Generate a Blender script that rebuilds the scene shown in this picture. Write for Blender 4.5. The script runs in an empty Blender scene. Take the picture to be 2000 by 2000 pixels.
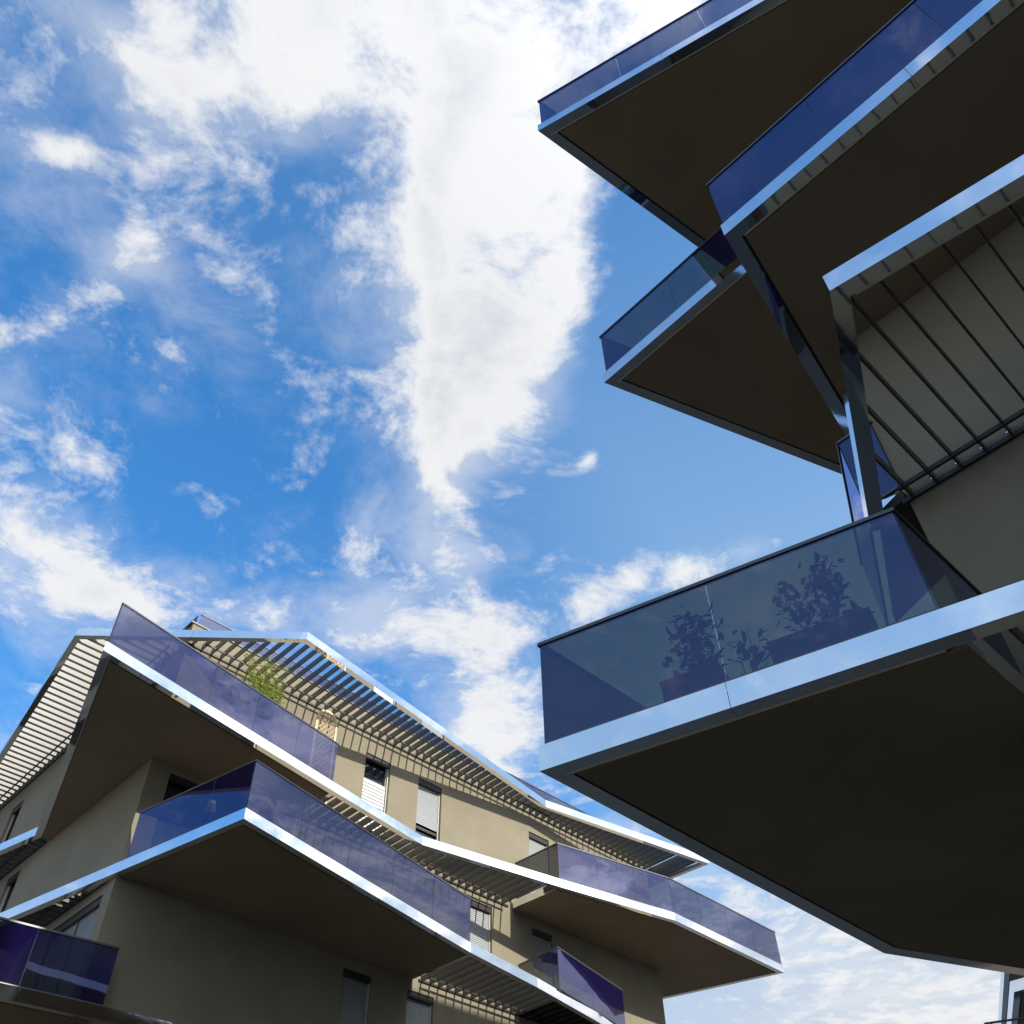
import bpy, math, random
from mathutils import Matrix, Vector

R2 = math.sqrt(0.5)
scene = bpy.context.scene
COL = scene.collection

# ------------------------------------------------------------------ camera
cam_d = bpy.data.cameras.new('camera')
cam_d.sensor_width = 36.0
cam_d.lens = 33.3
cam_d.clip_start = 0.05
cam_d.clip_end = 5000.0
cam = bpy.data.objects.new('camera', cam_d)
COL.objects.link(cam)
cam.matrix_world = Matrix(((0.99972, 0.02366, 0.0, 0.0),
                           (0.01747, -0.73801, -0.67456, 0.0),
                           (-0.01596, 0.67437, -0.73822, 1.6),
                           (0, 0, 0, 1)))
scene.camera = cam

# ------------------------------------------------------------------ light
SUN_AZ, SUN_EL = math.radians(131.5), math.radians(31.5)
SUN_DIR = Vector((math.sin(SUN_AZ) * math.cos(SUN_EL), math.cos(SUN_AZ) * math.cos(SUN_EL), math.sin(SUN_EL)))

CLOUDS = [ (-0.071, 0.244, 0.161, 0.084, 3.141, 1.8), (-0.002, 0.392, 0.136, 0.089, 1.683, 1.8), (-0.003, 0.555, 0.127, 0.081, 1.591, 1.8),
 (-0.046, 0.716, 0.098, 0.085, 1.484, 1.6), (-0.081, 0.853, 0.093, 0.035, 1.635, 0.95), (-0.086, 1.015, 0.079, 0.058, 1.655, 1.0),
 (-0.225, 0.957, 0.061, 0.034, 1.958, 0.8), (-0.209, 1.151, 0.1, 0.081, 1.636, 0.95), (-0.062, 1.169, 0.091, 0.076, -3.121, 0.75),
 (-0.023, 1.439, 0.189, 0.088, 1.589, 1.1), (-0.193, 0.301, 0.093, 0.065, -2.909, 0.6), (-0.372, 0.269, 0.097, 0.046, -2.722, 0.72),
 (-0.333, 0.353, 0.065, 0.058, -2.431, 0.6), (-0.245, 0.36, 0.059, 0.05, -2.778, 0.4), (-0.467, 0.373, 0.039, 0.028, -2.954, 0.85),
 (-0.413, 0.496, 0.043, 0.033, 2.439, 0.95), (-0.495, 0.562, 0.101, 0.03, 2.782, 0.42), (-0.624, 0.699, 0.117, 0.079, -2.692, 0.3),
 (-0.717, 0.931, 0.162, 0.122, -2.81, 0.68), (-0.573, 1.078, 0.196, 0.092, -2.853, 0.72), (-0.196, 0.462, 0.125, 0.087, 2.193, 0.25),
 (-0.242, 0.604, 0.126, 0.104, 2.841, 0.16), (-0.233, 0.71, 0.1, 0.079, 2.952, 0.22), (0.177, 1.046, 0.05, 0.045, 0.817, 0.62),
 (0.266, 1.033, 0.058, 0.04, 2.731, 0.66), (0.117, 1.114, 0.055, 0.036, 2.499, 0.6), (0.366, 1.003, 0.038, 0.02, 2.627, 0.5),
 (0.126, 0.27, 0.065, 0.041, -3.061, 0.8), (0.74, 2.409, 0.788, 0.291, -2.1, 0.5), (1.27, 2.878, 0.608, 0.388, 0.95, 0.5),
 (0.191, 0.602, 0.178, 0.11, 1.404, -0.7), (0.285, 0.855, 0.18, 0.12, -2.981, -0.5), (0.11, 0.927, 0.09, 0.079, -2.832, -0.4),
 (-0.96, 0.79, 0.326, 0.193, 2.403, 0.5), (-0.117, 0.108, 0.197, 0.071, -3.139, 0.6), (0.096, 0.813, 0.019, 0.01, 1.853, 0.75) ]


def build_world():
    w = bpy.data.worlds.new('World')
    scene.world = w
    w.use_nodes = True
    w.cycles.sampling_method = 'MANUAL'
    w.cycles.sample_map_resolution = 256
    nt = w.node_tree
    nt.nodes.clear()

    def N(kind, **kw):
        n = nt.nodes.new(kind)
        for k, v in kw.items():
            setattr(n, k, v)
        return n

    def put(sock, v):
        if hasattr(v, 'is_output'):
            nt.links.new(v, sock)
        elif v is not None:
            sock.default_value = v

    def M(op, a, b=None, c=None, clamp=False):
        n = N('ShaderNodeMath', operation=op, use_clamp=clamp)
        for i, v in enumerate((a, b, c)):
            if v is not None:
                put(n.inputs[i], v)
        return n.outputs[0]

    def V(op, a, b=None):
        n = N('ShaderNodeVectorMath', operation=op)
        put(n.inputs[0], a)
        if b is not None:
            put(n.inputs[1], b)
        return n.outputs['Value' if op == 'DOT_PRODUCT' else 'Vector']

    def noise(vec, scale, detail, rough, lac=2.0, dist=0.0):
        n = N('ShaderNodeTexNoise', noise_dimensions='2D')
        put(n.inputs['Vector'], vec)
        n.inputs['Scale'].default_value = scale
        n.inputs['Detail'].default_value = detail
        n.inputs['Roughness'].default_value = rough
        n.inputs['Lacunarity'].default_value = lac
        n.inputs['Distortion'].default_value = dist
        return n

    def step(x, lo, hi):
        n = N('ShaderNodeMapRange', interpolation_type='SMOOTHSTEP')
        put(n.inputs[0], x)
        n.inputs[1].default_value = lo
        n.inputs[2].default_value = hi
        return n.outputs[0]

    def mix(f, a, b):
        n = N('ShaderNodeMix', data_type='RGBA')
        put(n.inputs[0], f)
        put(n.inputs[6], a)
        put(n.inputs[7], b)
        return n.outputs[2]

    sky = N('ShaderNodeTexSky', sky_type='NISHITA')
    sky.sun_disc = False
    sky.sun_elevation = SUN_EL
    sky.sun_rotation = SUN_AZ
    sky.air_density = 1.0
    sky.dust_density = 1.6
    sky.ozone_density = 2.2
    d = N('ShaderNodeTexCoord').outputs['Generated']
    sep = N('ShaderNodeSeparateXYZ')
    put(sep.inputs[0], d)
    zz = M('MAXIMUM', sep.outputs[2], 0.06)
    comb = N('ShaderNodeCombineXYZ')
    comb_x = M('DIVIDE', sep.outputs[0], zz)
    comb_y = M('DIVIDE', sep.outputs[1], zz)
    put(comb.inputs[0], comb_x)
    put(comb.inputs[1], comb_y)
    p = comb.outputs[0]          # position on the cloud layer, in multiples of its height

    # turbulence that frays the cloud edges
    wob = noise(p, 3.0, 2.0, 0.55).outputs['Color']
    wob = V('SUBTRACT', wob, (0.5, 0.5, 0.5))
    sc = N('ShaderNodeVectorMath', operation='SCALE')
    put(sc.inputs[0], wob)
    sc.inputs['Scale'].default_value = 0.14
    pw = V('ADD', p, sc.outputs[0])
    fbm = noise(pw, 7.0, 8.0, 0.66).outputs['Fac']
    fine = noise(p, 24.0, 3.0, 0.62).outputs['Fac']

    # soft elliptical clumps: a + b.(x,y) + c.(xx,xy,yy) per clump, so each costs a few products
    sq = N('ShaderNodeCombineXYZ')
    sp = N('ShaderNodeSeparateXYZ')
    sc3 = N('ShaderNodeVectorMath', operation='SCALE')
    put(sc3.inputs[0], wob)
    sc3.inputs['Scale'].default_value = 0.07
    pb = V('ADD', p, sc3.outputs[0])
    put(sp.inputs[0], pb)
    put(sq.inputs[0], M('MULTIPLY', sp.outputs[0], sp.outputs[0]))
    put(sq.inputs[1], M('MULTIPLY', sp.outputs[0], sp.outputs[1]))
    put(sq.inputs[2], M('MULTIPLY', sp.outputs[1], sp.outputs[1]))
    total = 0.0
    for cx, cy, sx, sy, rot, amp in CLOUDS:
        co, si = math.cos(rot), math.sin(rot)
        qa = (co / sx) ** 2 + (si / sy) ** 2
        qb = co * si * (1 / sx ** 2 - 1 / sy ** 2)
        qc = (si / sx) ** 2 + (co / sy) ** 2
        k = -0.9
        quad = V('DOT_PRODUCT', sq.outputs[0], (k * qa, 2 * k * qb, k * qc))
        lin = V('DOT_PRODUCT', pb, (-2 * k * (qa * cx + qb * cy), -2 * k * (qb * cx + qc * cy), 0.0))
        const = k * (qa * cx * cx + 2 * qb * cx * cy + qc * cy * cy)
        g = M('EXPONENT', M('ADD', M('ADD', quad, lin), const))
        total = M('MULTIPLY_ADD', g, amp, total)
    # away from the charted clouds the same broken field goes on
    outx = M('MULTIPLY_ADD', comb_x, 1.0, -1.05)
    back = step(M('MAXIMUM', M('MINIMUM', M('MULTIPLY', comb_y, -1.0), M('ADD', comb_x, 0.3)), outx), -0.02, 0.35)
    field = noise(p, 1.1, 2.0, 0.5).outputs['Fac']
    field = M('MULTIPLY', step(field, 0.32, 0.64), 1.0)
    total = M('MINIMUM', total, 1.25)
    total = M('MULTIPLY_ADD', M('MULTIPLY', back, field), 0.95, total)

    dens = M('ADD', total, M('MULTIPLY_ADD', fbm, 3.0, -1.5))
    dens = M('ADD', dens, M('MULTIPLY_ADD', fine, 0.5, -0.25))
    alpha = step(dens, 0.12, 1.22)
    veil = M('MULTIPLY', step(M('ADD', M('MULTIPLY', total, 0.30), noise(pw, 3.1, 6.0, 0.66).outputs['Fac']), 0.44, 0.96), 0.52)
    alpha = M('MAXIMUM', alpha, veil)
    alpha = M('MULTIPLY', alpha, step(sep.outputs[2], -0.02, 0.02))
    # thick middles are a little greyer than the sunlit rims
    core = M('MULTIPLY', step(dens, 0.9, 2.0), step(noise(pw, 4.0, 2.0, 0.55).outputs['Fac'], 0.40, 0.66))
    white = mix(M('MULTIPLY', core, 0.8), (4.45, 4.5, 4.6, 1), (3.2, 3.35, 3.65, 1))
    sd = V('DOT_PRODUCT', d, tuple(SUN_DIR))
    glow = M('POWER', M('MAXIMUM', sd, 0.0), 3.0)
    gs = M('MULTIPLY_ADD', glow, 3.0, 1.0)
    sc2 = N('ShaderNodeVectorMath', operation='SCALE')
    put(sc2.inputs[0], white)
    put(sc2.inputs['Scale'], gs)
    white = sc2.outputs[0]
    hs = N('ShaderNodeHueSaturation')
    hs.inputs['Saturation'].default_value = SKY_SAT
    hs.inputs['Value'].default_value = SKY_VAL
    put(hs.inputs['Color'], sky.outputs[0])
    # aerosol haze: paler towards the horizon and on the sun's side
    lowr = N('ShaderNodeMapRange')
    put(lowr.inputs[0], sep.outputs[2])
    lowr.inputs[1].default_value = 0.98
    lowr.inputs[2].default_value = 0.30
    low = M('POWER', lowr.outputs[0], 0.8)
    side = N('ShaderNodeMapRange')
    put(side.inputs[0], V('DOT_PRODUCT', d, (math.sin(SUN_AZ), math.cos(SUN_AZ), 0.0)))
    side.inputs[1].default_value = -0.56
    side.inputs[2].default_value = -0.33
    side.inputs[3].default_value = 0.2
    side.inputs[4].default_value = 1.0
    hz = M('MULTIPLY', low, side.outputs[0], clamp=True)
    bank = step(M('MULTIPLY', sep.outputs[2], -1.0), -0.50, -0.30)
    blue = mix(hz, hs.outputs[0], (2.15, 3.15, 4.3, 1))
    blue = mix(M('MULTIPLY', bank, 0.8), blue, (3.15, 3.45, 3.85, 1))
    col = mix(alpha, blue, white)
    bg = N('ShaderNodeBackground')
    put(bg.inputs[0], col)
    bg.inputs[1].default_value = 0.145
    out = N('ShaderNodeOutputWorld')
    nt.links.new(bg.outputs[0], out.inputs[0])


SKY_SAT, SKY_VAL = 1.43, 1.5
build_world()

sun_d = bpy.data.lights.new('sun', 'SUN')
sun_d.energy = 3.5
sun_d.angle = math.radians(0.55)
sun_d.color = (1.0, 0.93, 0.82)
sun = bpy.data.objects.new('sun', sun_d)
COL.objects.link(sun)
sun.rotation_euler = SUN_DIR.to_track_quat('Z', 'Y').to_euler()
sun.location = SUN_DIR * 60

scene.view_settings.view_transform = 'Standard'
scene.view_settings.look = 'None'
scene.view_settings.exposure = 0.45
scene.view_settings.gamma = 1.0
scene.view_settings.use_curve_mapping = False
scene.cycles.max_bounces = 6
scene.cycles.transparent_max_bounces = 24
scene.cycles.use_denoising = True


# ------------------------------------------------------------------ materials
MATS = {}


def new_mat(name):
    m = bpy.data.materials.new(name)
    m.use_nodes = True
    m.node_tree.nodes.clear()
    MATS[name] = m
    return m, m.node_tree


def principled(name, color, rough=0.6, metal=0.0, spec=0.5, var=0.0, var_scale=2.0, bump=0.0, bump_scale=60.0, stain=0.0):
    m, nt = new_mat(name)
    b = nt.nodes.new('ShaderNodeBsdfPrincipled')
    o = nt.nodes.new('ShaderNodeOutputMaterial')
    nt.links.new(b.outputs[0], o.inputs[0])
    b.inputs['Base Color'].default_value = (*color, 1)
    b.inputs['Roughness'].default_value = rough
    b.inputs['Metallic'].default_value = metal
    b.inputs['Specular IOR Level'].default_value = spec
    geo = nt.nodes.new('ShaderNodeNewGeometry')
    if var > 0:
        n = nt.nodes.new('ShaderNodeTexNoise')
        n.inputs['Scale'].default_value = var_scale
        n.inputs['Detail'].default_value = 6
        n.inputs['Roughness'].default_value = 0.6
        nt.links.new(geo.outputs['Position'], n.inputs['Vector'])
        r = nt.nodes.new('ShaderNodeMapRange')
        r.inputs[1].default_value = 0.3
        r.inputs[2].default_value = 0.7
        r.inputs[3].default_value = 1.0 - var
        r.inputs[4].default_value = 1.0 + var
        nt.links.new(n.outputs['Fac'], r.inputs[0])
        s = nt.nodes.new('ShaderNodeVectorMath')
        s.operation = 'SCALE'
        s.inputs[0].default_value = color
        nt.links.new(r.outputs[0], s.inputs['Scale'])
        nt.links.new(s.outputs[0], b.inputs['Base Color'])
    if bump > 0:
        n2 = nt.nodes.new('ShaderNodeTexNoise')
        n2.inputs['Scale'].default_value = bump_scale
        n2.inputs['Detail'].default_value = 4
        nt.links.new(geo.outputs['Position'], n2.inputs['Vector'])
        bp = nt.nodes.new('ShaderNodeBump')
        bp.inputs['Strength'].default_value = bump
        bp.inputs['Distance'].default_value = 0.01
        nt.links.new(n2.outputs['Fac'], bp.inputs['Height'])
        nt.links.new(bp.outputs[0], b.inputs['Normal'])
    return m


def glass_mat(name, tint, body, f0, rough=0.0, mirror=(0.93, 0.95, 1)):
    """dark coated sheet glass: tinted see-through, a little body colour, strong mirror at a slant"""
    m, nt = new_mat(name)
    L = nt.links.new
    geo = nt.nodes.new('ShaderNodeNewGeometry')
    dot = nt.nodes.new('ShaderNodeVectorMath')
    dot.operation = 'DOT_PRODUCT'
    L(geo.outputs['Normal'], dot.inputs[0])
    L(geo.outputs['Incoming'], dot.inputs[1])
    ab = nt.nodes.new('ShaderNodeMath')
    ab.operation = 'ABSOLUTE'
    L(dot.outputs['Value'], ab.inputs[0])
    inv = nt.nodes.new('ShaderNodeMath')
    inv.operation = 'SUBTRACT'
    inv.inputs[0].default_value = 1.0
    L(ab.outputs[0], inv.inputs[1])
    pw = nt.nodes.new('ShaderNodeMath')
    pw.operation = 'POWER'
    pw.inputs[1].default_value = 4.5
    L(inv.outputs[0], pw.inputs[0])
    fr = nt.nodes.new('ShaderNodeMath')
    fr.operation = 'MULTIPLY_ADD'
    fr.use_clamp = True
    fr.inputs[1].default_value = 1.0 - f0
    fr.inputs[2].default_value = f0
    L(pw.outputs[0], fr.inputs[0])
    tr = nt.nodes.new('ShaderNodeBsdfTransparent')
    tr.inputs[0].default_value = (*tint, 1)
    df = nt.nodes.new('ShaderNodeBsdfDiffuse')
    df.inputs[0].default_value = (*body, 1)
    ad = nt.nodes.new('ShaderNodeAddShader')
    L(tr.outputs[0], ad.inputs[0])
    L(df.outputs[0], ad.inputs[1])
    gl = nt.nodes.new('ShaderNodeBsdfGlossy')
    gl.inputs['Color'].default_value = (*mirror, 1)
    gl.inputs['Roughness'].default_value = rough
    n = nt.nodes.new('ShaderNodeTexNoise')
    n.inputs['Scale'].default_value = 0.9
    n.inputs['Detail'].default_value = 1.0
    L(geo.outputs['Position'], n.inputs['Vector'])
    bp = nt.nodes.new('ShaderNodeBump')
    bp.inputs['Strength'].default_value = 0.12
    bp.inputs['Distance'].default_value = 0.02
    L(n.outputs['Fac'], bp.inputs['Height'])
    L(bp.outputs[0], gl.inputs['Normal'])
    mx = nt.nodes.new('ShaderNodeMixShader')
    L(fr.outputs[0], mx.inputs[0])
    L(ad.outputs[0], mx.inputs[1])
    L(gl.outputs[0], mx.inputs[2])
    o = nt.nodes.new('ShaderNodeOutputMaterial')
    L(mx.outputs[0], o.inputs[0])
    return m


principled('stucco', (0.29, 0.26, 0.19), 0.9, spec=0.15, var=0.10, var_scale=0.9, bump=0.5, bump_scale=75)
principled('soffit', (0.31, 0.24, 0.165), 0.75, spec=0.2, var=0.13, var_scale=0.55, bump=0.15, bump_scale=70)
principled('soffit_trim', (0.80, 0.70, 0.53), 0.55)
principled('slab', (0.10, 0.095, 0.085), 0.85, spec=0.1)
principled('polished', (0.86, 0.87, 0.89), 0.045, metal=1.0, bump=0.16, bump_scale=1.6, var=0.05, var_scale=2.5)
principled('slat_shaded', (0.085, 0.08, 0.07), 0.4, metal=0.3)  # near block's slat metal, darkened in colour for the shade it stands in
principled('aluminium', (0.112, 0.110, 0.104), 0.40, metal=0.28, var=0.05, var_scale=3)
principled('dark_metal', (0.045, 0.043, 0.04), 0.45, metal=0.3)
principled('rail_metal', (0.13, 0.135, 0.13), 0.4, metal=0.6)
principled('steel', (0.75, 0.75, 0.75), 0.2, metal=1.0)
principled('shutter_grey', (0.42, 0.45, 0.46), 0.5, metal=0.2)
principled('shutter_white', (0.80, 0.80, 0.79), 0.5)
principled('frame_white', (0.68, 0.66, 0.60), 0.45)
principled('frame_dark', (0.035, 0.033, 0.032), 0.5)
principled('wood', (0.80, 0.62, 0.40), 0.6, var=0.12, var_scale=12)
principled('pot_dark', (0.035, 0.035, 0.038), 0.6)
principled('terracotta', (0.5, 0.2, 0.1), 0.8)
principled('bark', (0.12, 0.10, 0.05), 0.8)
principled('shade', (0.75, 0.73, 0.66), 0.7)
principled('paving', (0.115, 0.10, 0.08), 0.85, var=0.18, var_scale=0.35)
principled('lawn', (0.035, 0.06, 0.018), 0.95, spec=0.1, var=0.3, var_scale=1.5)
principled('grey_render', (0.30, 0.30, 0.285), 0.9, var=0.05)
glass_mat('tinted_glass', (0.355, 0.36, 0.245), (0.005, 0.0028, 0.038), 0.122, mirror=(0.56, 0.61, 1.0))
glass_mat('window_glass', (0.55, 0.6, 0.6), (0.01, 0.012, 0.014), 0.07)


def leaf_mat(name, a, b):
    m, nt = new_mat(name)
    L = nt.links.new
    oi = nt.nodes.new('ShaderNodeNewGeometry')
    cr = nt.nodes.new('ShaderNodeMix')
    cr.data_type = 'RGBA'
    cr.inputs[6].default_value = (*a, 1)
    cr.inputs[7].default_value = (*b, 1)
    L(oi.outputs['Random Per Island'], cr.inputs[0])
    df = nt.nodes.new('ShaderNodeBsdfPrincipled')
    df.inputs['Roughness'].default_value = 0.55
    L(cr.outputs[2], df.inputs['Base Color'])
    tl = nt.nodes.new('ShaderNodeBsdfTranslucent')
    L(cr.outputs[2], tl.inputs[0])
    mx = nt.nodes.new('ShaderNodeMixShader')
    mx.inputs[0].default_value = 0.4
    L(df.outputs[0], mx.inputs[1])
    L(tl.outputs[0], mx.inputs[2])
    o = nt.nodes.new('ShaderNodeOutputMaterial')
    L(mx.outputs[0], o.inputs[0])


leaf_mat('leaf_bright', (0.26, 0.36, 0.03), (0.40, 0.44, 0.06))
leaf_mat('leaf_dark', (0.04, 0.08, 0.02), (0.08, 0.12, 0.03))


# ------------------------------------------------------------------ mesh helpers
def obj(name, verts, faces, mat, parent=None, smooth=False):
    """one mesh object; coordinates are world, made local to the thing they belong to"""
    off = Vector((0, 0, 0))
    q = parent
    while q is not None:
        off += q.location
        q = q.parent
    me = bpy.data.meshes.new(name)
    me.from_pydata([Vector(v) - off for v in verts], [], faces)
    me.materials.append(MATS[mat])
    if smooth:
        for f in me.polygons:
            f.use_smooth = True
    me.update()
    o = bpy.data.objects.new(name, me)
    COL.objects.link(o)
    o.parent = parent
    return o


def thing(name, label, cat, loc, group=None):
    o = bpy.data.objects.new(name, None)
    o.empty_display_size = 0.3
    COL.objects.link(o)
    o.location = loc
    tag(o, label, cat, group)
    return o


def tag(o, label=None, cat=None, group=None, kind=None):
    for k, v in (('label', label), ('category', cat), ('group', group), ('kind', kind)):
        if v:
            o[k] = v
    return o


class Soup:
    """collects solids for one mesh"""
    def __init__(self):
        self.v, self.f = [], []

    def hexa(self, bot, top):
        n = len(bot)
        b = len(self.v)
        self.v += [tuple(p) for p in bot] + [tuple(p) for p in top]
        self.f.append(tuple(b + i for i in reversed(range(n))))
        self.f.append(tuple(b + n + i for i in range(n)))
        for i in range(n):
            j = (i + 1) % n
            self.f.append((b + i, b + j, b + n + j, b + n + i))
        return self

    def prism(self, poly, z0, z1):
        a = sum(poly[i][0] * poly[(i + 1) % len(poly)][1] - poly[(i + 1) % len(poly)][0] * poly[i][1] for i in range(len(poly)))
        if a < 0:
            poly = list(reversed(poly))
        return self.hexa([(x, y, z0) for x, y in poly], [(x, y, z1) for x, y in poly])

    def bar(self, p, q, w, z0, z1):
        """upright bar of width w between two plan points"""
        ux, uy = q[0] - p[0], q[1] - p[1]
        l = math.hypot(ux, uy)
        nx, ny = -uy / l * w / 2, ux / l * w / 2
        return self.prism([(p[0] + nx, p[1] + ny), (p[0] - nx, p[1] - ny), (q[0] - nx, q[1] - ny), (q[0] + nx, q[1] + ny)], z0, z1)

    def stick(self, a, b, r0, r1=None, n=6):
        a, b = Vector(a), Vector(b)
        r1 = r0 if r1 is None else r1
        d = (b - a).normalized()
        u = d.orthogonal().normalized()
        v = d.cross(u)
        ring = [(math.cos(2 * math.pi * i / n), math.sin(2 * math.pi * i / n)) for i in range(n)]
        return self.hexa([a + (u * c + v * s) * r0 for c, s in ring], [b + (u * c + v * s) * r1 for c, s in ring])

    def quad(self, *p):
        b = len(self.v)
        self.v += [tuple(x) for x in p]
        self.f.append(tuple(range(b, b + len(p))))
        return self

    def build(self, name, mat, parent=None, smooth=False):
        return obj(name, self.v, self.f, mat, parent, smooth)


def sub(a, b):
    return (a[0] - b[0], a[1] - b[1])


def unit(a):
    l = math.hypot(*a)
    return (a[0] / l, a[1] / l)


def along(p, u, s):
    return (p[0] + u[0] * s, p[1] + u[1] * s)


def meet(p, u, q, v):
    den = u[0] * v[1] - u[1] * v[0]
    if abs(den) < 1e-6:
        return q
    s = ((q[0] - p[0]) * v[1] - (q[1] - p[1]) * v[0]) / den
    return along(p, u, s)


def offset_line(pts, w):
    """open polyline moved w to its left"""
    out = []
    us = [unit(sub(pts[i + 1], pts[i])) for i in range(len(pts) - 1)]
    ns = [(-u[1], u[0]) for u in us]
    for i in range(len(pts)):
        if i == 0:
            out.append(along(pts[0], ns[0], w))
        elif i == len(pts) - 1:
            out.append(along(pts[-1], ns[-1], w))
        else:
            out.append(meet(along(pts[i - 1], ns[i - 1], w), us[i - 1], along(pts[i], ns[i], w), us[i]))
    return out


def inset(poly, ws):
    """counter-clockwise polygon, each edge i (i -> i+1) moved inwards by ws[i]"""
    n = len(poly)
    us = [unit(sub(poly[(i + 1) % n], poly[i])) for i in range(n)]
    ns = [(-u[1], u[0]) for u in us]
    out = []
    for i in range(n):
        j = (i - 1) % n
        out.append(meet(along(poly[j], ns[j], ws[j]), us[j], along(poly[i], ns[i], ws[i]), us[i]))
    return out


FH, GH, STRIP = 0.235, 1.06, 0.15      # fascia height, glass height, width of the polished underside


def ribbon(parent, pts, b, panel=2.9):
    """polished metal band round a slab edge, in butted panels; building lies left of the line"""
    inn = offset_line(pts, STRIP)
    for i in range(len(pts) - 1):
        p, q = pts[i], pts[i + 1]
        u = unit(sub(q, p))
        l = math.hypot(*sub(q, p))
        n = (-u[1], u[0])
        k = max(1, round(l / panel))
        for j in range(k):
            s0, s1 = l * j / k, l * (j + 1) / k
            o0 = p if j == 0 else along(p, u, s0 + 0.0025)
            i0 = inn[i] if j == 0 else along(along(p, u, s0 + 0.0025), n, STRIP)
            o1 = q if j == k - 1 else along(p, u, s1 - 0.0025)
            i1 = inn[i + 1] if j == k - 1 else along(along(p, u, s1 - 0.0025), n, STRIP)
            Soup().prism([o0, o1, i1, i0], b, b + FH).build('fascia_panel', 'polished', parent)


def lip(part, p, q, b):
    """narrow pale flange on the inner edge of the polished underside"""
    u = unit(sub(q, p))
    n = (-u[1], u[0])
    a, c = along(along(p, n, STRIP + 0.010), u, STRIP), along(along(q, n, STRIP + 0.010), u, -STRIP * 0.6)
    Soup().bar(a, c, 0.018, b - 0.006, b + 0.02).build('edge_flange', 'soffit_trim', part)


def slab(building, name, poly, flags, b, trim=True):
    """solid slab with a hung soffit panel set back from the polished band along the flagged edges"""
    core = inset(poly, [0.10 if f else 0.0 for f in flags])
    part = Soup().prism(core, b + 0.05, b + FH - 0.012).build(name, 'slab', building)
    pan = inset(poly, [0.185 if f else 0.004 for f in flags])
    Soup().prism(pan, b - 0.012, b + 0.04).build('soffit_panel', 'soffit', part)
    if trim:
        n = len(poly)
        for i in range(n):
            if flags[i] == 2:
                lip(part, poly[i], poly[(i + 1) % n], b)
    return part


def glass_run(parent, pts, b, panes, rail=True, inwards=0.035):
    """tinted panes standing on a slab edge with a cap rail and a base channel"""
    line = offset_line(pts, inwards)
    z0, z1 = b + FH, b + FH + GH
    for i in range(len(line) - 1):
        p, q = line[i], line[i + 1]
        u = unit(sub(q, p))
        l = math.hypot(*sub(q, p))
        k = panes[i]
        for j in range(k):
            a, c = along(p, u, l * j / k + 0.003), along(p, u, l * (j + 1) / k - 0.003)
            Soup().bar(a, c, 0.017, z0 + 0.012, z1).build('glass_pane', 'tinted_glass', parent)
        Soup().bar(along(p, u, 0.0), along(q, u, 0.0), 0.03, z0 + 0.002, z0 + 0.028).build('base_channel', 'rail_metal', parent)
        if rail:
            Soup().bar(along(p, u, -0.02), along(q, u, 0.02), 0.042, z1 - 0.008 + 0.001 * i, z1 + 0.026 + 0.001 * i).build('cap_rail', 'rail_metal', parent)


class Frame:
    """a wall plane: t runs along it, d stands out from it"""
    def __init__(self, o, t, n):
        self.o, self.t, self.n = o, t, n

    def xy(self, t, d=0.0):
        return (self.o[0] + self.t[0] * t + self.n[0] * d, self.o[1] + self.t[1] * t + self.n[1] * d)

    def p(self, t, d, z):
        x, y = self.xy(t, d)
        return (x, y, z)

    def box(self, s, t0, t1, d0, d1, z0, z1):
        return s.prism([self.xy(t0, d0), self.xy(t1, d0), self.xy(t1, d1), self.xy(t0, d1)], z0, z1)


def wall(building, fr, t0, t1, z0, z1, holes, depth=0.22):
    """rendered wall skin with real openings and reveals"""
    ts = sorted({t0, t1, *[h[0] for h in holes], *[h[1] for h in holes]})
    zs = sorted({z0, z1, *[h[2] for h in holes], *[h[3] for h in holes]})
    s = Soup()
    for a, b in zip(ts, ts[1:]):
        for c, d in zip(zs, zs[1:]):
            tm, zm = (a + b) / 2, (c + d) / 2
            if any(h[0] < tm < h[1] and h[2] < zm < h[3] for h in holes):
                continue
            s.quad(fr.p(a, 0, c), fr.p(b, 0, c), fr.p(b, 0, d), fr.p(a, 0, d))
    for h in holes:
        a, b, c, d = h[:4]
        s.quad(fr.p(a, 0, c), fr.p(a, 0, d), fr.p(a, -depth, d), fr.p(a, -depth, c))
        s.quad(fr.p(b, 0, c), fr.p(b, -depth, c), fr.p(b, -depth, d), fr.p(b, 0, d))
        s.quad(fr.p(a, 0, d), fr.p(b, 0, d), fr.p(b, -depth, d), fr.p(a, -depth, d))
        s.quad(fr.p(a, 0, c), fr.p(a, -depth, c), fr.p(b, -depth, c), fr.p(b, 0, c))
    return s.build('wall', 'stucco', building)


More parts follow.
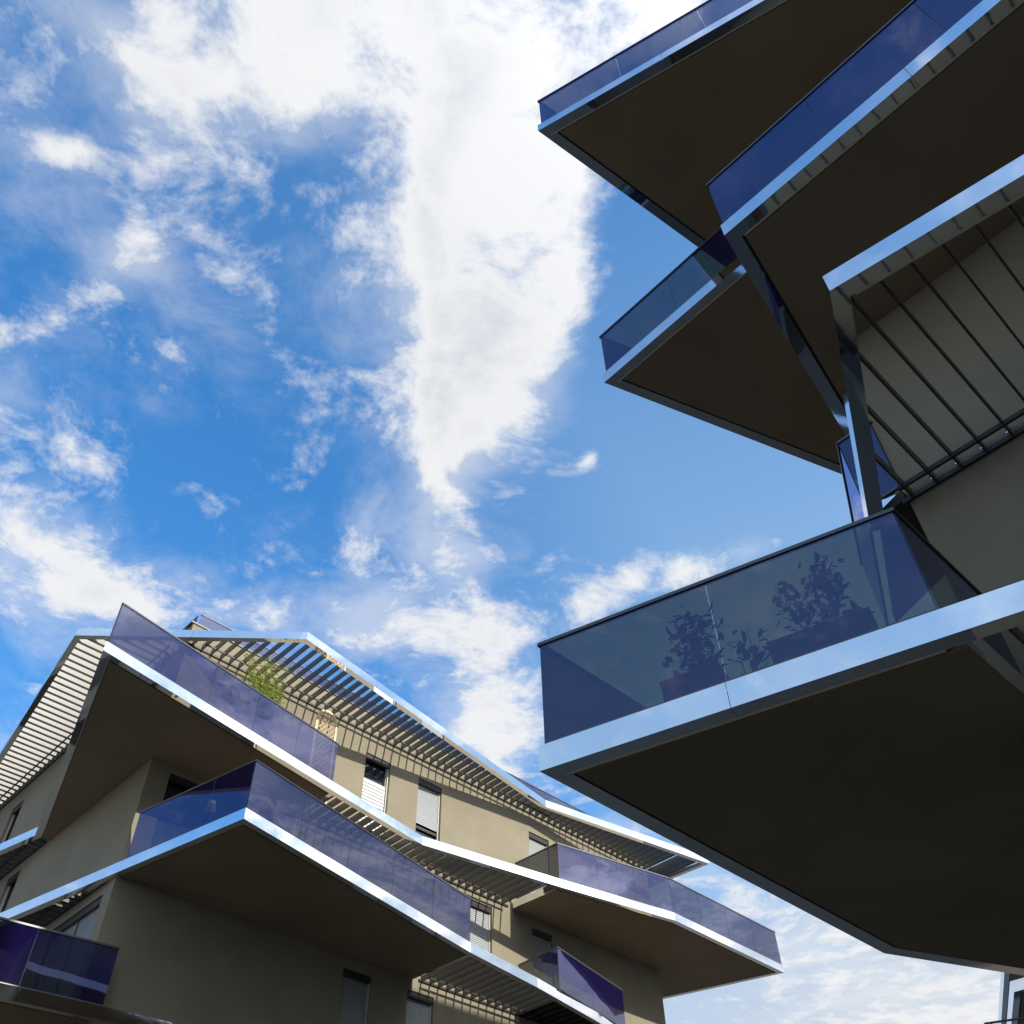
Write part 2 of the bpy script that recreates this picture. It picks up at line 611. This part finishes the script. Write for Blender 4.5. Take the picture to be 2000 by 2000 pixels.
def window(building, fr, t0, t1, z0, z1, kind):
    """kind: shutter (closed), part (shutter with a gap below), open (pane with white blinds), door (dark pane), pair"""
    e = 0.004
    s = Soup()
    D = -0.19
    fr.box(s, t0 + e, t0 + 0.05, D, D + 0.05, z0 + e, z1 - e)
    fr.box(s, t1 - 0.05, t1 - e, D, D + 0.05, z0 + e, z1 - e)
    fr.box(s, t0 + 0.05, t1 - 0.05, D, D + 0.05, z0 + e, z0 + 0.06)
    fr.box(s, t0 + 0.05, t1 - 0.05, D, D + 0.05, z1 - 0.06, z1 - e)
    win = s.build('window', 'frame_white' if kind == 'open' else 'frame_dark', building)
    s = Soup()
    fr.box(s, t0 + e, t1 - e, -0.17 + 0.052, -0.03, z1 - 0.15, z1 - e)
    s.build('shutter_box', 'frame_dark', win)
    for ta in (t0 + e, t1 - 0.034):
        s = Soup()
        fr.box(s, ta, ta + 0.03, -0.125, -0.075, z0 + e, z1 - 0.155)
        s.build('guide_rail', 'frame_white', win)
    s = Soup()
    fr.box(s, t0 + 0.052, t1 - 0.052, D + 0.02, D + 0.03, z0 + 0.062, z1 - 0.062)
    s.build('pane', 'window_glass', win)
    s = Soup()
    fr.box(s, t0 - 0.02, t1 + 0.02, -0.11, 0.03, z0 - 0.03, z0 - 0.002)
    s.build('sill', 'aluminium', win)
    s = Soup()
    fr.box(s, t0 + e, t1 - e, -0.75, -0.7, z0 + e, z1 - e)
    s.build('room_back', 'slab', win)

    def slats(ta, tb, za, zb, mat, pitch=0.05, lean=0.010):
        s = Soup()
        z = zb
        while z - pitch > za:
            s.hexa([fr.p(ta, -0.105 + lean, z - pitch + 0.006), fr.p(tb, -0.105 + lean, z - pitch + 0.006), fr.p(tb, -0.113 + lean, z - pitch + 0.006), fr.p(ta, -0.113 + lean, z - pitch + 0.006)],
                   [fr.p(ta, -0.105, z), fr.p(tb, -0.105, z), fr.p(tb, -0.113, z), fr.p(ta, -0.113, z)])
            z -= pitch
        o = s.build('shutter_curtain', mat, win)
        o['kind'] = 'stuff'
    a, b = t0 + 0.036, t1 - 0.036
    if kind == 'shutter':
        slats(a, b, z0 + 0.02, z1 - 0.155, 'shutter_grey')
    elif kind == 'part':
        slats(a, b, z0 + 0.9, z1 - 0.155, 'shutter_grey')
        s = Soup()
        fr.box(s, a, b, -0.118, -0.098, z0 + 0.80, z0 + 0.88)
        s.build('shutter_foot', 'frame_dark', win)
    elif kind == 'open':
        slats(t0 + 0.06, t1 - 0.06, z0 + 0.1, z1 - 0.75, 'shutter_white', pitch=0.10, lean=0.02)
        s = Soup()
        fr.box(s, t0 + 0.05, t1 - 0.05, D + 0.002, D + 0.045, z1 - 0.74, z1 - 0.69)
        s.build('transom', 'frame_white', win)
    elif kind == 'pair':
        m = (a + b) / 2
        slats(a, m - 0.012, z0 + 0.02, z1 - 0.155, 'shutter_grey')
        slats(m + 0.012, b, z0 + 0.02, z1 - 0.155, 'shutter_grey')
        s = Soup()
        fr.box(s, m - 0.012, m + 0.012, -0.125, -0.08, z0 + e, z1 - 0.155)
        s.build('guide_rail', 'frame_dark', win)
    return win


def hit(p, n, line):
    best = None
    for a, b in zip(line, line[1:]):
        v = sub(b, a)
        den = n[0] * v[1] - n[1] * v[0]
        if abs(den) < 1e-9:
            continue
        w = sub(a, p)
        s = (w[0] * v[1] - w[1] * v[0]) / den
        r = (w[0] * n[1] - w[1] * n[0]) / den
        if -1e-6 <= r <= 1 + 1e-6 and s > 0.02 and (best is None or s < best):
            best = s
    return best


def louvre(building, fr, t0, t1, step, line, b, thick=0.026, depth=0.20, ledger=0.27, bolts=False, mat='aluminium'):
    """open sun screen: blades on edge from the wall out to the polished band"""
    lo, hi = b + 0.02, b + 0.02 + depth
    s = Soup()
    fr.box(s, t0 - 0.1, t1 + 0.1, 0.004, 0.035, b + 0.01, b + 0.06)
    part = s.build('louvre_screen', 'dark_metal', building)
    inner = offset_line(line, STRIP - 0.004)
    s = Soup()
    run = None
    k = 0
    t = t0
    while t <= t1 + 1e-6:
        d = hit(fr.xy(t, 0), fr.n, inner)
        if d is not None and 0.2 < d < 5:
            s2 = Soup()
            fr.box(s2, t - thick / 2, t + thick / 2, 0.012, d, lo, hi)
            s2.build('slat', mat, part)
            if d > ledger + 0.1:
                run = (t, t) if run is None else (run[0], t)
            if bolts and d > 0.5:
                for dd in (0.06, ledger - 0.05):
                    s3 = Soup()
                    c = fr.p(t + thick / 2, dd, lo + 0.05)
                    s3.stick(c, fr.p(t + thick / 2 + 0.022, dd, lo + 0.05), 0.011, 0.009, 8)
                    s3.build('bolt', 'steel', part)
        k += 1
        t = t0 + k * step
    if run:
        s = Soup()
        fr.box(s, run[0] - 0.05, run[1] + 0.05, ledger, ledger + 0.03, b + 0.012, b + 0.062)
        s.build('ledger_rail', 'dark_metal', part)
    return part


# ------------------------------------------------------------------ ground
g = Soup().quad((-1500, -1500, 0), (1500, -1500, 0), (1500, 1500, 0), (-1500, 1500, 0)).build('ground', 'paving')
tag(g, 'pale paved courtyard ground between the buildings', kind='structure')
g = Soup().prism([(-9, 4), (-4.5, 1.0), (1.5, 9.5), (-2.2, 14.5)], 0.004, 0.03).build('lawn', 'lawn')
tag(g, 'mown lawn in the courtyard', kind='structure')

# ------------------------------------------------------------------ the sunlit block across the courtyard
FRONT = Frame((-13.4, 13.4), (R2, R2), (R2, -R2))
LEFT = Frame((5.1, 5.1), (-R2, R2), (-R2, -R2))
B1 = thing('apartment_building', 'beige apartment block with stacked angular balconies and sunlit louvred roof edge', 'building', (-8.3, 18.5, 0), )
L1, L2, L3, L4 = 8.25, 11.05, 13.87, 17.17

front_w = [(13.02, 13.89, 14.3, 16.60, 'open'), (14.91, 15.79, 14.3, 16.60, 'part'), (19.35, 20.23, 14.3, 16.58, 'shutter'),
           (16.92, 17.79, 11.5, 13.68, 'shutter'), (19.35, 20.19, 11.5, 13.60, 'shutter'), (7.72, 9.7, 11.3, 13.70, 'door'),
           (13.06, 13.90, 8.7, 10.80, 'shutter'), (14.98, 15.82, 8.7, 10.80, 'shutter')]
left_w = [(27.67, 28.48, 14.3, 16.65, 'door'), (25.45, 26.25, 11.5, 13.66, 'door'), (19.36, 21.6, 8.7, 10.82, 'pair')]
wall(B1, FRONT, 7.212, 25.07, 0, 17.87, front_w)
wall(B1, LEFT, 18.95, 34.0, 0, 17.87, left_w)
# the two hidden sides, roof and parapet
c0, c1 = FRONT.xy(7.212), FRONT.xy(25.07)
c2, c3 = FRONT.xy(25.07, -15.05), LEFT.xy(34.0)
s = Soup()
s.quad((*c1, 0), (*c2, 0), (*c2, 17.87), (*c1, 17.87))
s.quad((*c2, 0), (*c3, 0), (*c3, 17.87), (*c2, 17.87))
s.build('wall', 'stucco', B1)
Soup().quad((*c0, 17.3), (*c1, 17.3), (*c2, 17.3), (*c3, 17.3)).build('roof', 'slab', B1)
s = Soup()
FRONT.box(s, 7.15, 25.1, -0.28, 0.03, 17.872, 17.91)
s.build('parapet_cap', 'rail_metal', B1)
s = Soup()
LEFT.box(s, 19.24, 34.0, -0.28, 0.03, 17.873, 17.911)
s.build('parapet_cap', 'rail_metal', B1)
for a, b, k in ((7.42, 17.4, 7), (18.45, 24.9, 5)):
    for j in range(k):
        s = Soup()
        FRONT.box(s, a + (b - a) * j / k + 0.006, a + (b - a) * (j + 1) / k - 0.006, -0.158, -0.142, 17.913, 18.38)
        s.build('roof_glass_pane', 'tinted_glass', B1)
    s = Soup()
    FRONT.box(s, a - 0.03, b + 0.02, -0.17, -0.13, 18.376, 18.40)
    s.build('roof_glass_rail', 'rail_metal', B1)
for j in range(2):
    s = Soup()
    LEFT.box(s, 19.16 + 1.4 * j, 20.548 + 1.4 * j, -0.158, -0.142, 17.913, 18.38)
    s.build('roof_glass_pane', 'tinted_glass', B1)

for w in front_w:
    window(B1, FRONT, *w)
for w in left_w:
    window(B1, LEFT, *w)

# roof: an open louvred visor all round
roof_line = [(-18.0, 27.4), (-10.99, 18.05), (-5.26, 18.40), (0.84, 26.70), (6.42, 30.60), (3.9, 32.8)]
roof_l = louvre(B1, LEFT, 19.4, 31.5, 0.274, roof_line, L4)
roof_f = louvre(B1, FRONT, 7.35, 25.0, 0.274, roof_line, L4)
ribbon(roof_f, roof_line, L4)
for k in range(4):                              # the visor runs on past the end of the wall
    t = 25.27 + 0.254 * k
    s = Soup()
    FRONT.box(s, t - 0.013, t + 0.013, -2.0, hit(FRONT.xy(t), FRONT.n, offset_line(roof_line, STRIP - 0.004)) or 0.5, L4 + 0.02, L4 + 0.22)
    s.build('slat', 'aluminium', roof_f)

# upper balcony band
l3_line = [(-17.5, 25.3), (-13.32, 22.55), (-12.16, 21.82), (-8.25, 14.69), (-4.44, 20.07), (-2.51, 22.75), (1.06, 25.22), (4.48, 27.49), (8.35, 31.42), (4.3, 33.55)]
bal3 = slab(B1, 'balcony_slab', [(-8.25, 14.69), (-4.44, 20.07), (-5.58, 21.22), (-8.3, 18.5), (-11.86, 22.06), (-12.16, 21.82)], [1, 0, 0, 0, 0, 2], L3)
ribbon(bal3, l3_line, L3)
Soup().bar((-4.47, 20.22), (-5.55, 21.23), 0.11, L3 + 0.003, L3 + 0.2).build('end_beam', 'polished', bal3)
glass_run(bal3, [(-12.16, 21.82), (-8.25, 14.69), (-4.44, 20.07)], L3, [6, 5])
bal3c = slab(B1, 'balcony_slab', [(1.06, 25.22), (4.48, 27.49), (8.35, 31.42), (4.3, 33.55), (3.3, 32.2), (4.35, 31.15), (-0.2, 26.6)], [1, 1, 1, 0, 0, 0, 0], L3)
Soup().bar((1.02, 25.42), (-0.2, 26.5), 0.11, L3 + 0.003, L3 + 0.2).build('end_beam', 'polished', bal3c)
glass_run(bal3c, [(-0.16, 26.36), (1.06, 25.22), (4.48, 27.49), (8.35, 31.42)], L3, [1, 3, 4])
louvre(B1, FRONT, 11.25, 18.3, 0.277, l3_line, L3)
louvre(B1, LEFT, 24.3, 31.0, 0.277, l3_line, L3)

# middle balcony band
l2_line = [(-14.5, 22.46), (-11.26, 20.33), (-8.30, 18.38), (-5.24, 16.37), (-1.21, 22.61), (0.36, 24.75), (1.99, 27.16), (3.6, 29.9)]
bal2 = slab(B1, 'balcony_slab', [(-8.2, 18.32), (-5.24, 16.37), (-1.21, 22.61), (-2.73, 24.07), (-8.25, 18.55)], [1, 1, 0, 0, 0], L2)
ribbon(bal2, l2_line, L2)
Soup().bar((-1.28, 22.78), (-2.73, 24.03), 0.11, L2 + 0.003, L2 + 0.2).build('end_beam', 'polished', bal2)
glass_run(bal2, [(-8.12, 18.26), (-5.24, 16.37), (-1.21, 22.61)], L2, [3, 5])
louvre(B1, FRONT, 15.4, 21.5, 0.277, l2_line, L2)
louvre(B1, LEFT, 19.2, 24.0, 0.277, l2_line, L2)
bal2f = Soup().prism([(0.97, 25.60), (2.9, 28.68), (1.7, 28.5), (-0.15, 26.62)], L2 + 0.215, L2 + 0.228).build('balcony_slab', 'slab', B1)
glass_run(bal2f, [(-0.13, 26.58), (0.93, 25.46), (2.86, 28.50)], L2, [1, 2])

# lowest balcony in view
bal1 = slab(B1, 'balcony_slab', [(-9.2, 17.3), (-7.73, 18.45), (-8.25, 18.5), (-13.0, 23.2), (-16.0, 19.6), (-12.6, 14.6)], [1, 0, 0, 0, 0, 1], L1)
l1_line = [(-12.6, 14.6), (-7.73, 18.45), (-6.73, 19.29), (-3.5, 22.3)]
ribbon(bal1, l1_line, L1, panel=1.6)
glass_run(bal1, [(-12.6, 14.6), (-7.77, 18.42)], L1, [4])

# ------------------------------------------------------------------ the near block overhead, in shade
SIDE = LEFT                                     # its street wall lies in the same plane
END = Frame((-1.185, 1.185), (R2, R2), (-R2, R2))
B2 = thing('apartment_building', 'near apartment block in shade with dark balcony soffits jutting overhead', 'building', (3.91, 6.28, 0))
TOP = 21.4
wall(B2, SIDE, -8.0, 1.676, 0, TOP, [])
wall(B2, END, 7.212, 27.0, 0, TOP, [])
# the far sides, and an unseen block added behind the camera to shade the courtyard
SHADE_BLOCK_TOP = 27.5
w0, w1, w2, w3 = SIDE.xy(-8.0), SIDE.xy(-8.0, 15.0), SIDE.xy(-26.0, 15.0), SIDE.xy(-26.0)
e1, e2 = END.xy(27.0), SIDE.xy(-26.0, -19.8)
s = Soup()
for p_, q_ in ((w0, w1), (w1, w2), (w2, w3), (w3, w0)):
    s.quad((*p_, 0), (*q_, 0), (*q_, SHADE_BLOCK_TOP), (*p_, SHADE_BLOCK_TOP))
for p_, q_ in ((w3, e2), (e2, e1)):
    s.quad((*p_, 0), (*q_, 0), (*q_, TOP), (*p_, TOP))
s.build('wall', 'stucco', B2)  # far sides together with the added shading block
Soup().quad((3.91, 6.28, TOP), (*w3, TOP), (*e2, TOP), (*e1, TOP)).build('roof', 'slab', B2)
Soup().quad((*w0, SHADE_BLOCK_TOP), (*w1, SHADE_BLOCK_TOP), (*w2, SHADE_BLOCK_TOP), (*w3, SHADE_BLOCK_TOP)).build('roof', 'slab', B2)  # lid of the added shading block
Q0, Q1, Q2, Q3, Q4 = 5.80, 8.47, 11.20, 13.90, 16.60

# top slab
t_line = [(7.2, 10.56), (0.55, 5.62), (8.0, 1.53)]
b = slab(B2, 'balcony_slab', [(7.2, 10.56), (0.55, 5.62), (8.0, 1.53), (9.0, 2.2), (9.0, 10.8)], [1, 2, 0, 0, 0], Q4)
ribbon(b, t_line, Q4, panel=1.9)
glass_run(b, t_line, Q4, [6, 6])

# second slab from the top, pointing towards the sky gap
d_line = [(9.2, 12.26), (1.49, 8.54), (3.70, 6.19)]
b = slab(B2, 'balcony_slab', [(9.2, 12.26), (1.49, 8.54), (3.70, 6.19), (3.92, 6.29), (9.2, 11.57)], [1, 2, 0, 0, 0], Q3)
ribbon(b, d_line, Q3, panel=2.6)
glass_run(b, [(5.7, 10.57), (1.49, 8.54), (3.55, 6.35)], Q3, [3, 2])

# third slab
r_line = [(5.1, 8.70), (2.38, 4.77), (7.2, -0.08)]
b = slab(B2, 'balcony_slab', [(5.1, 8.70), (2.38, 4.77), (7.2, -0.08), (9.0, 1.2), (3.91, 6.285), (5.35, 7.72)], [1, 2, 0, 0, 0, 0], Q2)
ribbon(b, r_line, Q2, panel=2.56)
glass_run(b, [(4.34, 7.60), (2.38, 4.77), (7.2, -0.08)], Q2, [3, 5])

# open louvred frame below it
o_line = [(3.62, 6.67), (2.63, 3.92), (6.8, 0.81)]
lv = louvre(B2, SIDE, -4.07, 1.63, 0.2585, o_line, Q1, thick=0.02, depth=0.15, ledger=0.2, bolts=True, mat='slat_shaded')
ribbon(lv, o_line, Q1, panel=2.8)
lip(lv, o_line[1], o_line[2], Q1)
b = Soup().prism([(3.74, 6.62), (3.90, 6.30), (4.75, 7.15), (4.3, 8.2)], Q1 + 0.1, Q1 + 0.22).build('balcony_slab', 'slab', B2)
glass_run(b, [(4.32, 8.46), (3.62, 6.56), (3.90, 6.28)], Q1, [2, 1], inwards=0.0)

# big balcony close to the camera
k_line = [(8.2, 12.03), (5.56, 10.99), (3.84, 10.31), (0.17, 6.66), (3.02, 5.07), (6.6, 3.07)]
b = slab(B2, 'balcony_slab', [(8.2, 12.03), (3.84, 10.31), (0.17, 6.66), (3.02, 5.07), (4.07, 6.10), (3.91, 6.29), (9.0, 11.38)], [1, 1, 2, 0, 0, 0, 0], Q0)
ribbon(b, [(8.2, 12.03), (3.84, 10.31), (0.17, 6.66), (3.02, 5.07), (6.6, 3.07)], Q0, panel=1.65)
Soup().bar((3.10, 5.20), (4.0, 6.1), 0.16, Q0 + 0.003, Q0 + 0.2).build('end_beam', 'polished', b)
glass_run(b, [(3.84, 10.31), (0.17, 6.66), (3.02, 5.07), (4.07, 6.12)], Q0, [4, 2, 1])
BIG = b
louvre(B2, SIDE, -4.0, 1.30, 0.2585, [(3.02, 5.07), (6.6, 3.07)], Q0, thick=0.02, depth=0.15, ledger=0.2, mat='slat_shaded')

# ------------------------------------------------------------------ corner of a farther block, low on the right
B3 = thing('apartment_building', 'corner of a farther grey block with stacked balcony slabs at lower right edge', 'building', (14.3, 27.9, 0))
U, W = (0.29, 0.957), (0.77, -0.638)            # its side runs away from the camera, its front to the right
cb = (14.3, 27.9)
s = Soup()
q = [cb, along(cb, W, 13), along(along(cb, W, 13), U, 12), along(cb, U, 12)]
s.prism(q, 0, 13.6)
s.build('wall', 'grey_render', B3)
for z0, line in ((10.05, [(13.9, 31.6), (11.28, 23.04), (17.0, 18.3)]), (12.75, [(16.3, 36.1), (13.6, 27.3), (19.3, 22.55)]), (7.35, [(13.2, 31.0), (9.3, 20.77), (14.2, 19.0)])):
    end = along(along(line[2], U, 10.5), W, 0)
    sl = slab(B3, 'balcony_slab', [line[0], line[1], line[2], end], [1, 1, 0, 0], z0, trim=False)
    sl.children[0].data.materials[0] = MATS['grey_render']
    ribbon(sl, line, z0, panel=2.4)
    if z0 < 9:
        inn = offset_line(line, 0.04)
        for p_, q_ in zip(inn, inn[1:]):
            Soup().bar(p_, q_, 0.05, z0 + 1.27, z0 + 1.30).build('balcony_rail', 'rail_metal', sl)
            l_ = math.hypot(*sub(q_, p_))
            for k in range(int(l_ / 1.3) + 1):
                c_ = along(p_, unit(sub(q_, p_)), 0.1 + 1.3 * k)
                Soup().bar(c_, along(c_, unit(sub(q_, p_)), 0.03), 0.03, z0 + 0.24, z0 + 1.268).build('rail_post', 'rail_metal', sl)

# ------------------------------------------------------------------ things on the balconies
rnd = random.Random(7)


def leaf(s, base, d, side, l, w):
    """one pointed oval leaf, slightly folded"""
    b0, d, side = Vector(base), Vector(d).normalized(), Vector(side).normalized()
    up = d.cross(side)
    p = [b0, b0 + d * l * 0.3 + side * w * 0.45 + up * w * 0.12, b0 + d * l * 0.65 + side * w * 0.42 + up * w * 0.1, b0 + d * l, b0 + d * l * 0.65 - side * w * 0.42 + up * w * 0.1, b0 + d * l * 0.3 - side * w * 0.45 + up * w * 0.12]
    mid = b0 + d * l * 0.5
    i = len(s.v)
    s.v += [tuple(x) for x in p] + [tuple(mid)]
    for a in range(6):
        s.f.append((i + a, i + (a + 1) % 6, i + 6))


def rand_dir(z0=-0.4, z1=1.0):
    a = rnd.uniform(0, 2 * math.pi)
    return Vector((math.cos(a), math.sin(a), rnd.uniform(z0, z1)))


def shrub(label, base, stems, mat, lsize, group=None):
    """stems: list of (dx, dy, height, spread, leaves)"""
    t = thing('potted_shrub', label, 'plant', base, group)
    st, lv = Soup(), Soup()
    B = Vector(base)
    for dx, dy, h, spread, n in stems:
        p = B + Vector((dx * 0.4, dy * 0.4, 0))
        tip = B + Vector((dx, dy, h))
        mid = (p + tip) / 2 + Vector((rnd.uniform(-1, 1), rnd.uniform(-1, 1), 0)) * 0.05
        st.stick(p, mid, 0.006, 0.005, 5)
        st.stick(mid, tip, 0.005, 0.002, 5)
        for i in range(n):
            f = rnd.uniform(0.18, 1.0)
            c = (p.lerp(mid, f * 2) if f < 0.5 else mid.lerp(tip, f * 2 - 1))
            c = c + Vector((rnd.gauss(0, spread), rnd.gauss(0, spread), rnd.gauss(0, spread * 0.6)))
            d = rand_dir(-0.2, 0.9)
            leaf(lv, c, d, d.orthogonal() + rand_dir() * 0.4, lsize * rnd.uniform(0.7, 1.25), lsize * rnd.uniform(0.5, 0.66))
    st.build('stem', 'bark', t)
    o = lv.build('foliage', mat, t)
    return t


def on_big(s_, off, z):
    """point on the near balcony: s_ along its front edge, off inside it"""
    u = (0.8733, -0.4872)
    return (0.17 + u[0] * s_ + 0.4872 * off, 6.66 + u[1] * s_ + 0.8733 * off, z)


def trough(label, s0, s1, off, z0, h, w=0.2):
    a, c = on_big(s0, off, 0), on_big(s1, off, 0)
    t = thing('planter_box', label, 'planter', on_big((s0 + s1) / 2, off, z0), 'planter boxes behind the near glass')
    s = Soup()
    u = unit(sub(c[:2], a[:2]))
    n = (-u[1], u[0])
    q0 = [along(a, n, -w / 2 + 0.02), along(c, n, -w / 2 + 0.02), along(c, n, w / 2 - 0.02), along(a, n, w / 2 - 0.02)]
    q0 = [along(q0[0], u, 0.02), along(q0[1], u, -0.02), along(q0[2], u, -0.02), along(q0[3], u, 0.02)]
    q1 = [along(a, n, -w / 2), along(c, n, -w / 2), along(c, n, w / 2), along(a, n, w / 2)]
    s.hexa([(x, y, z0) for x, y in q0], [(x, y, z0 + h) for x, y in q1])
    s.build('box', 'pot_dark', t)
    for p, q in ((q1[0], q1[1]), (q1[3], q1[2])):
        Soup().bar(p, q, 0.03, z0 + h - 0.02, z0 + h + 0.008).build('rim', 'pot_dark', t)


zf = Q0 + FH - 0.01
trough('short dark planter box behind left half of the near glass balcony', 1.04, 1.56, 0.33, zf, 0.38)
trough('long dark planter box behind right half of the near glass balcony', 1.97, 2.80, 0.33, zf, 0.40)
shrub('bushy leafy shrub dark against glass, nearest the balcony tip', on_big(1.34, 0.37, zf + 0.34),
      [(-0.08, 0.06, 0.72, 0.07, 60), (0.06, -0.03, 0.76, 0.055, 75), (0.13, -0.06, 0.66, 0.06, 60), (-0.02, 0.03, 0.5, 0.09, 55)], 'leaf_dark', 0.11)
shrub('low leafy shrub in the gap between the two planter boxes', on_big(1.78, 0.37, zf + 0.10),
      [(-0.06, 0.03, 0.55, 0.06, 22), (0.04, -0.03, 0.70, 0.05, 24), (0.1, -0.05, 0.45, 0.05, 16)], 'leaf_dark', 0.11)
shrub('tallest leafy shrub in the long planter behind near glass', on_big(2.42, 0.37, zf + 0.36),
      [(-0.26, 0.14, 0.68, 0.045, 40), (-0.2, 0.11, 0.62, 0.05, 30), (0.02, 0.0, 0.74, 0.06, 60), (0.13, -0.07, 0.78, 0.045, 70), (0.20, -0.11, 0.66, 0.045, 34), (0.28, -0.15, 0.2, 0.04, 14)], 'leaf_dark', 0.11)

# bamboo on the upper balcony
bx, by = FRONT.xy(9.05, 1.4)
bz = L3 + FH - 0.01
bm = thing('bamboo_plant', 'bright green bamboo rising above the upper balcony glass', 'plant', (bx, by, bz))
pot = Soup()
pot.stick((bx, by, bz), (bx, by, bz + 0.42), 0.2, 0.27, 16)
pot.build('pot', 'terracotta', bm)
for k in range(22):
    t = rnd.uniform(-0.62, 0.62)
    ox, oy = FRONT.xy(9.05 + t, 1.4 + rnd.uniform(-0.3, 0.3))
    h = rnd.uniform(1.5, 2.15) if k < 14 else rnd.uniform(2.3, 2.75)
    lean = FRONT.xy(9.05 + t * 0.85 + rnd.uniform(-0.2, 0.2) - 0.15, 1.4 + rnd.uniform(-0.2, 0.25))
    a = Vector((bx + (ox - bx) * 0.3, by + (oy - by) * 0.3, bz + 0.4))
    tip = Vector((lean[0], lean[1], bz + h))
    st = Soup().stick(a, tip, 0.007, 0.003, 5)
    st.build('cane', 'bark', bm)
    lv = Soup()
    for i in range(120):
        f = rnd.uniform(0.2, 1.0)
        c = a.lerp(tip, f) + Vector((rnd.gauss(0, 0.07), rnd.gauss(0, 0.07), rnd.gauss(0, 0.05)))
        d = rand_dir(-0.5, 0.8)
        leaf(lv, c, d, d.orthogonal() + rand_dir() * 0.4, rnd.uniform(0.09, 0.17), rnd.uniform(0.022, 0.036))
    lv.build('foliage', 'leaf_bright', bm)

# arched trellis beside it
tr = thing('garden_trellis', 'arched pale wooden lattice trellis against the sunlit wall', 'trellis', (*FRONT.xy(11.2, 0.6), bz))
ta, tb, ztop = 10.93, 11.55, 16.42
tc, rad = (ta + tb) / 2, (tb - ta) / 2


def tpt(t, z, d=0.6):
    return FRONT.p(t, d, z)


for t in (ta, tb):
    s = Soup()
    FRONT.box(s, t - 0.03, t + 0.03, 0.58, 0.62, bz, ztop)
    s.build('post', 'wood', tr)
arc = [(tc - rad * math.cos(a), ztop + 1.15 * rad * math.sin(a)) for a in [math.pi * i / 14 for i in range(15)]]
s = Soup()
for (u0, v0), (u1, v1) in zip(arc, arc[1:]):
    def ring(u, v):
        iu, iv = tc + (u - tc) * (1 - 0.17), ztop + (v - ztop) * (1 - 0.15)
        ou, ov = tc + (u - tc) * 1.06, ztop + (v - ztop) * 1.05
        return [tpt(iu, iv, 0.585), tpt(ou, ov, 0.585), tpt(ou, ov, 0.615), tpt(iu, iv, 0.615)]
    s.hexa(ring(u0, v0), ring(u1, v1))
s.build('arch', 'wood', tr)


def in_arch(t, z):
    if not ta < t < tb or z < bz + 0.1:
        return False
    return z < ztop or ((t - tc) / rad) ** 2 + ((z - ztop) / (1.15 * rad)) ** 2 < 0.95


for sgn in (1, -1):
    for k in range(-14, 30):
        c = bz + k * 0.17
        pts = [(t, c + sgn * (t - tc) * 1.25) for t in [ta + (tb - ta) * i / 40 for i in range(41)]]
        pts = [q for q in pts if in_arch(*q)]
        if len(pts) < 4:
            continue
        dd = 0.594 if sgn > 0 else 0.606
        (u0, v0), (u1, v1) = pts[0], pts[-1]
        Soup().stick(tpt(u0, v0, dd), tpt(u1, v1, dd), 0.015, 0.015, 4).build('lath', 'wood', tr)

# floor lamp behind the middle balcony glass
lx, ly, lz = -6.35, 17.55, L2 + FH - 0.01
lamp = thing('floor_lamp', 'pale floor lamp with a conical shade behind blue balcony glass', 'lamp', (lx, ly, lz))
Soup().stick((lx, ly, lz), (lx, ly, lz + 0.03), 0.11, 0.10, 16).build('foot', 'dark_metal', lamp)
Soup().stick((lx, ly, lz + 0.03), (lx, ly, lz + 0.62), 0.009, 0.009, 8).build('pole', 'dark_metal', lamp)
Soup().stick((lx, ly, lz + 0.58), (lx, ly, lz + 0.86), 0.13, 0.08, 20).build('lamp_shade', 'shade', lamp)
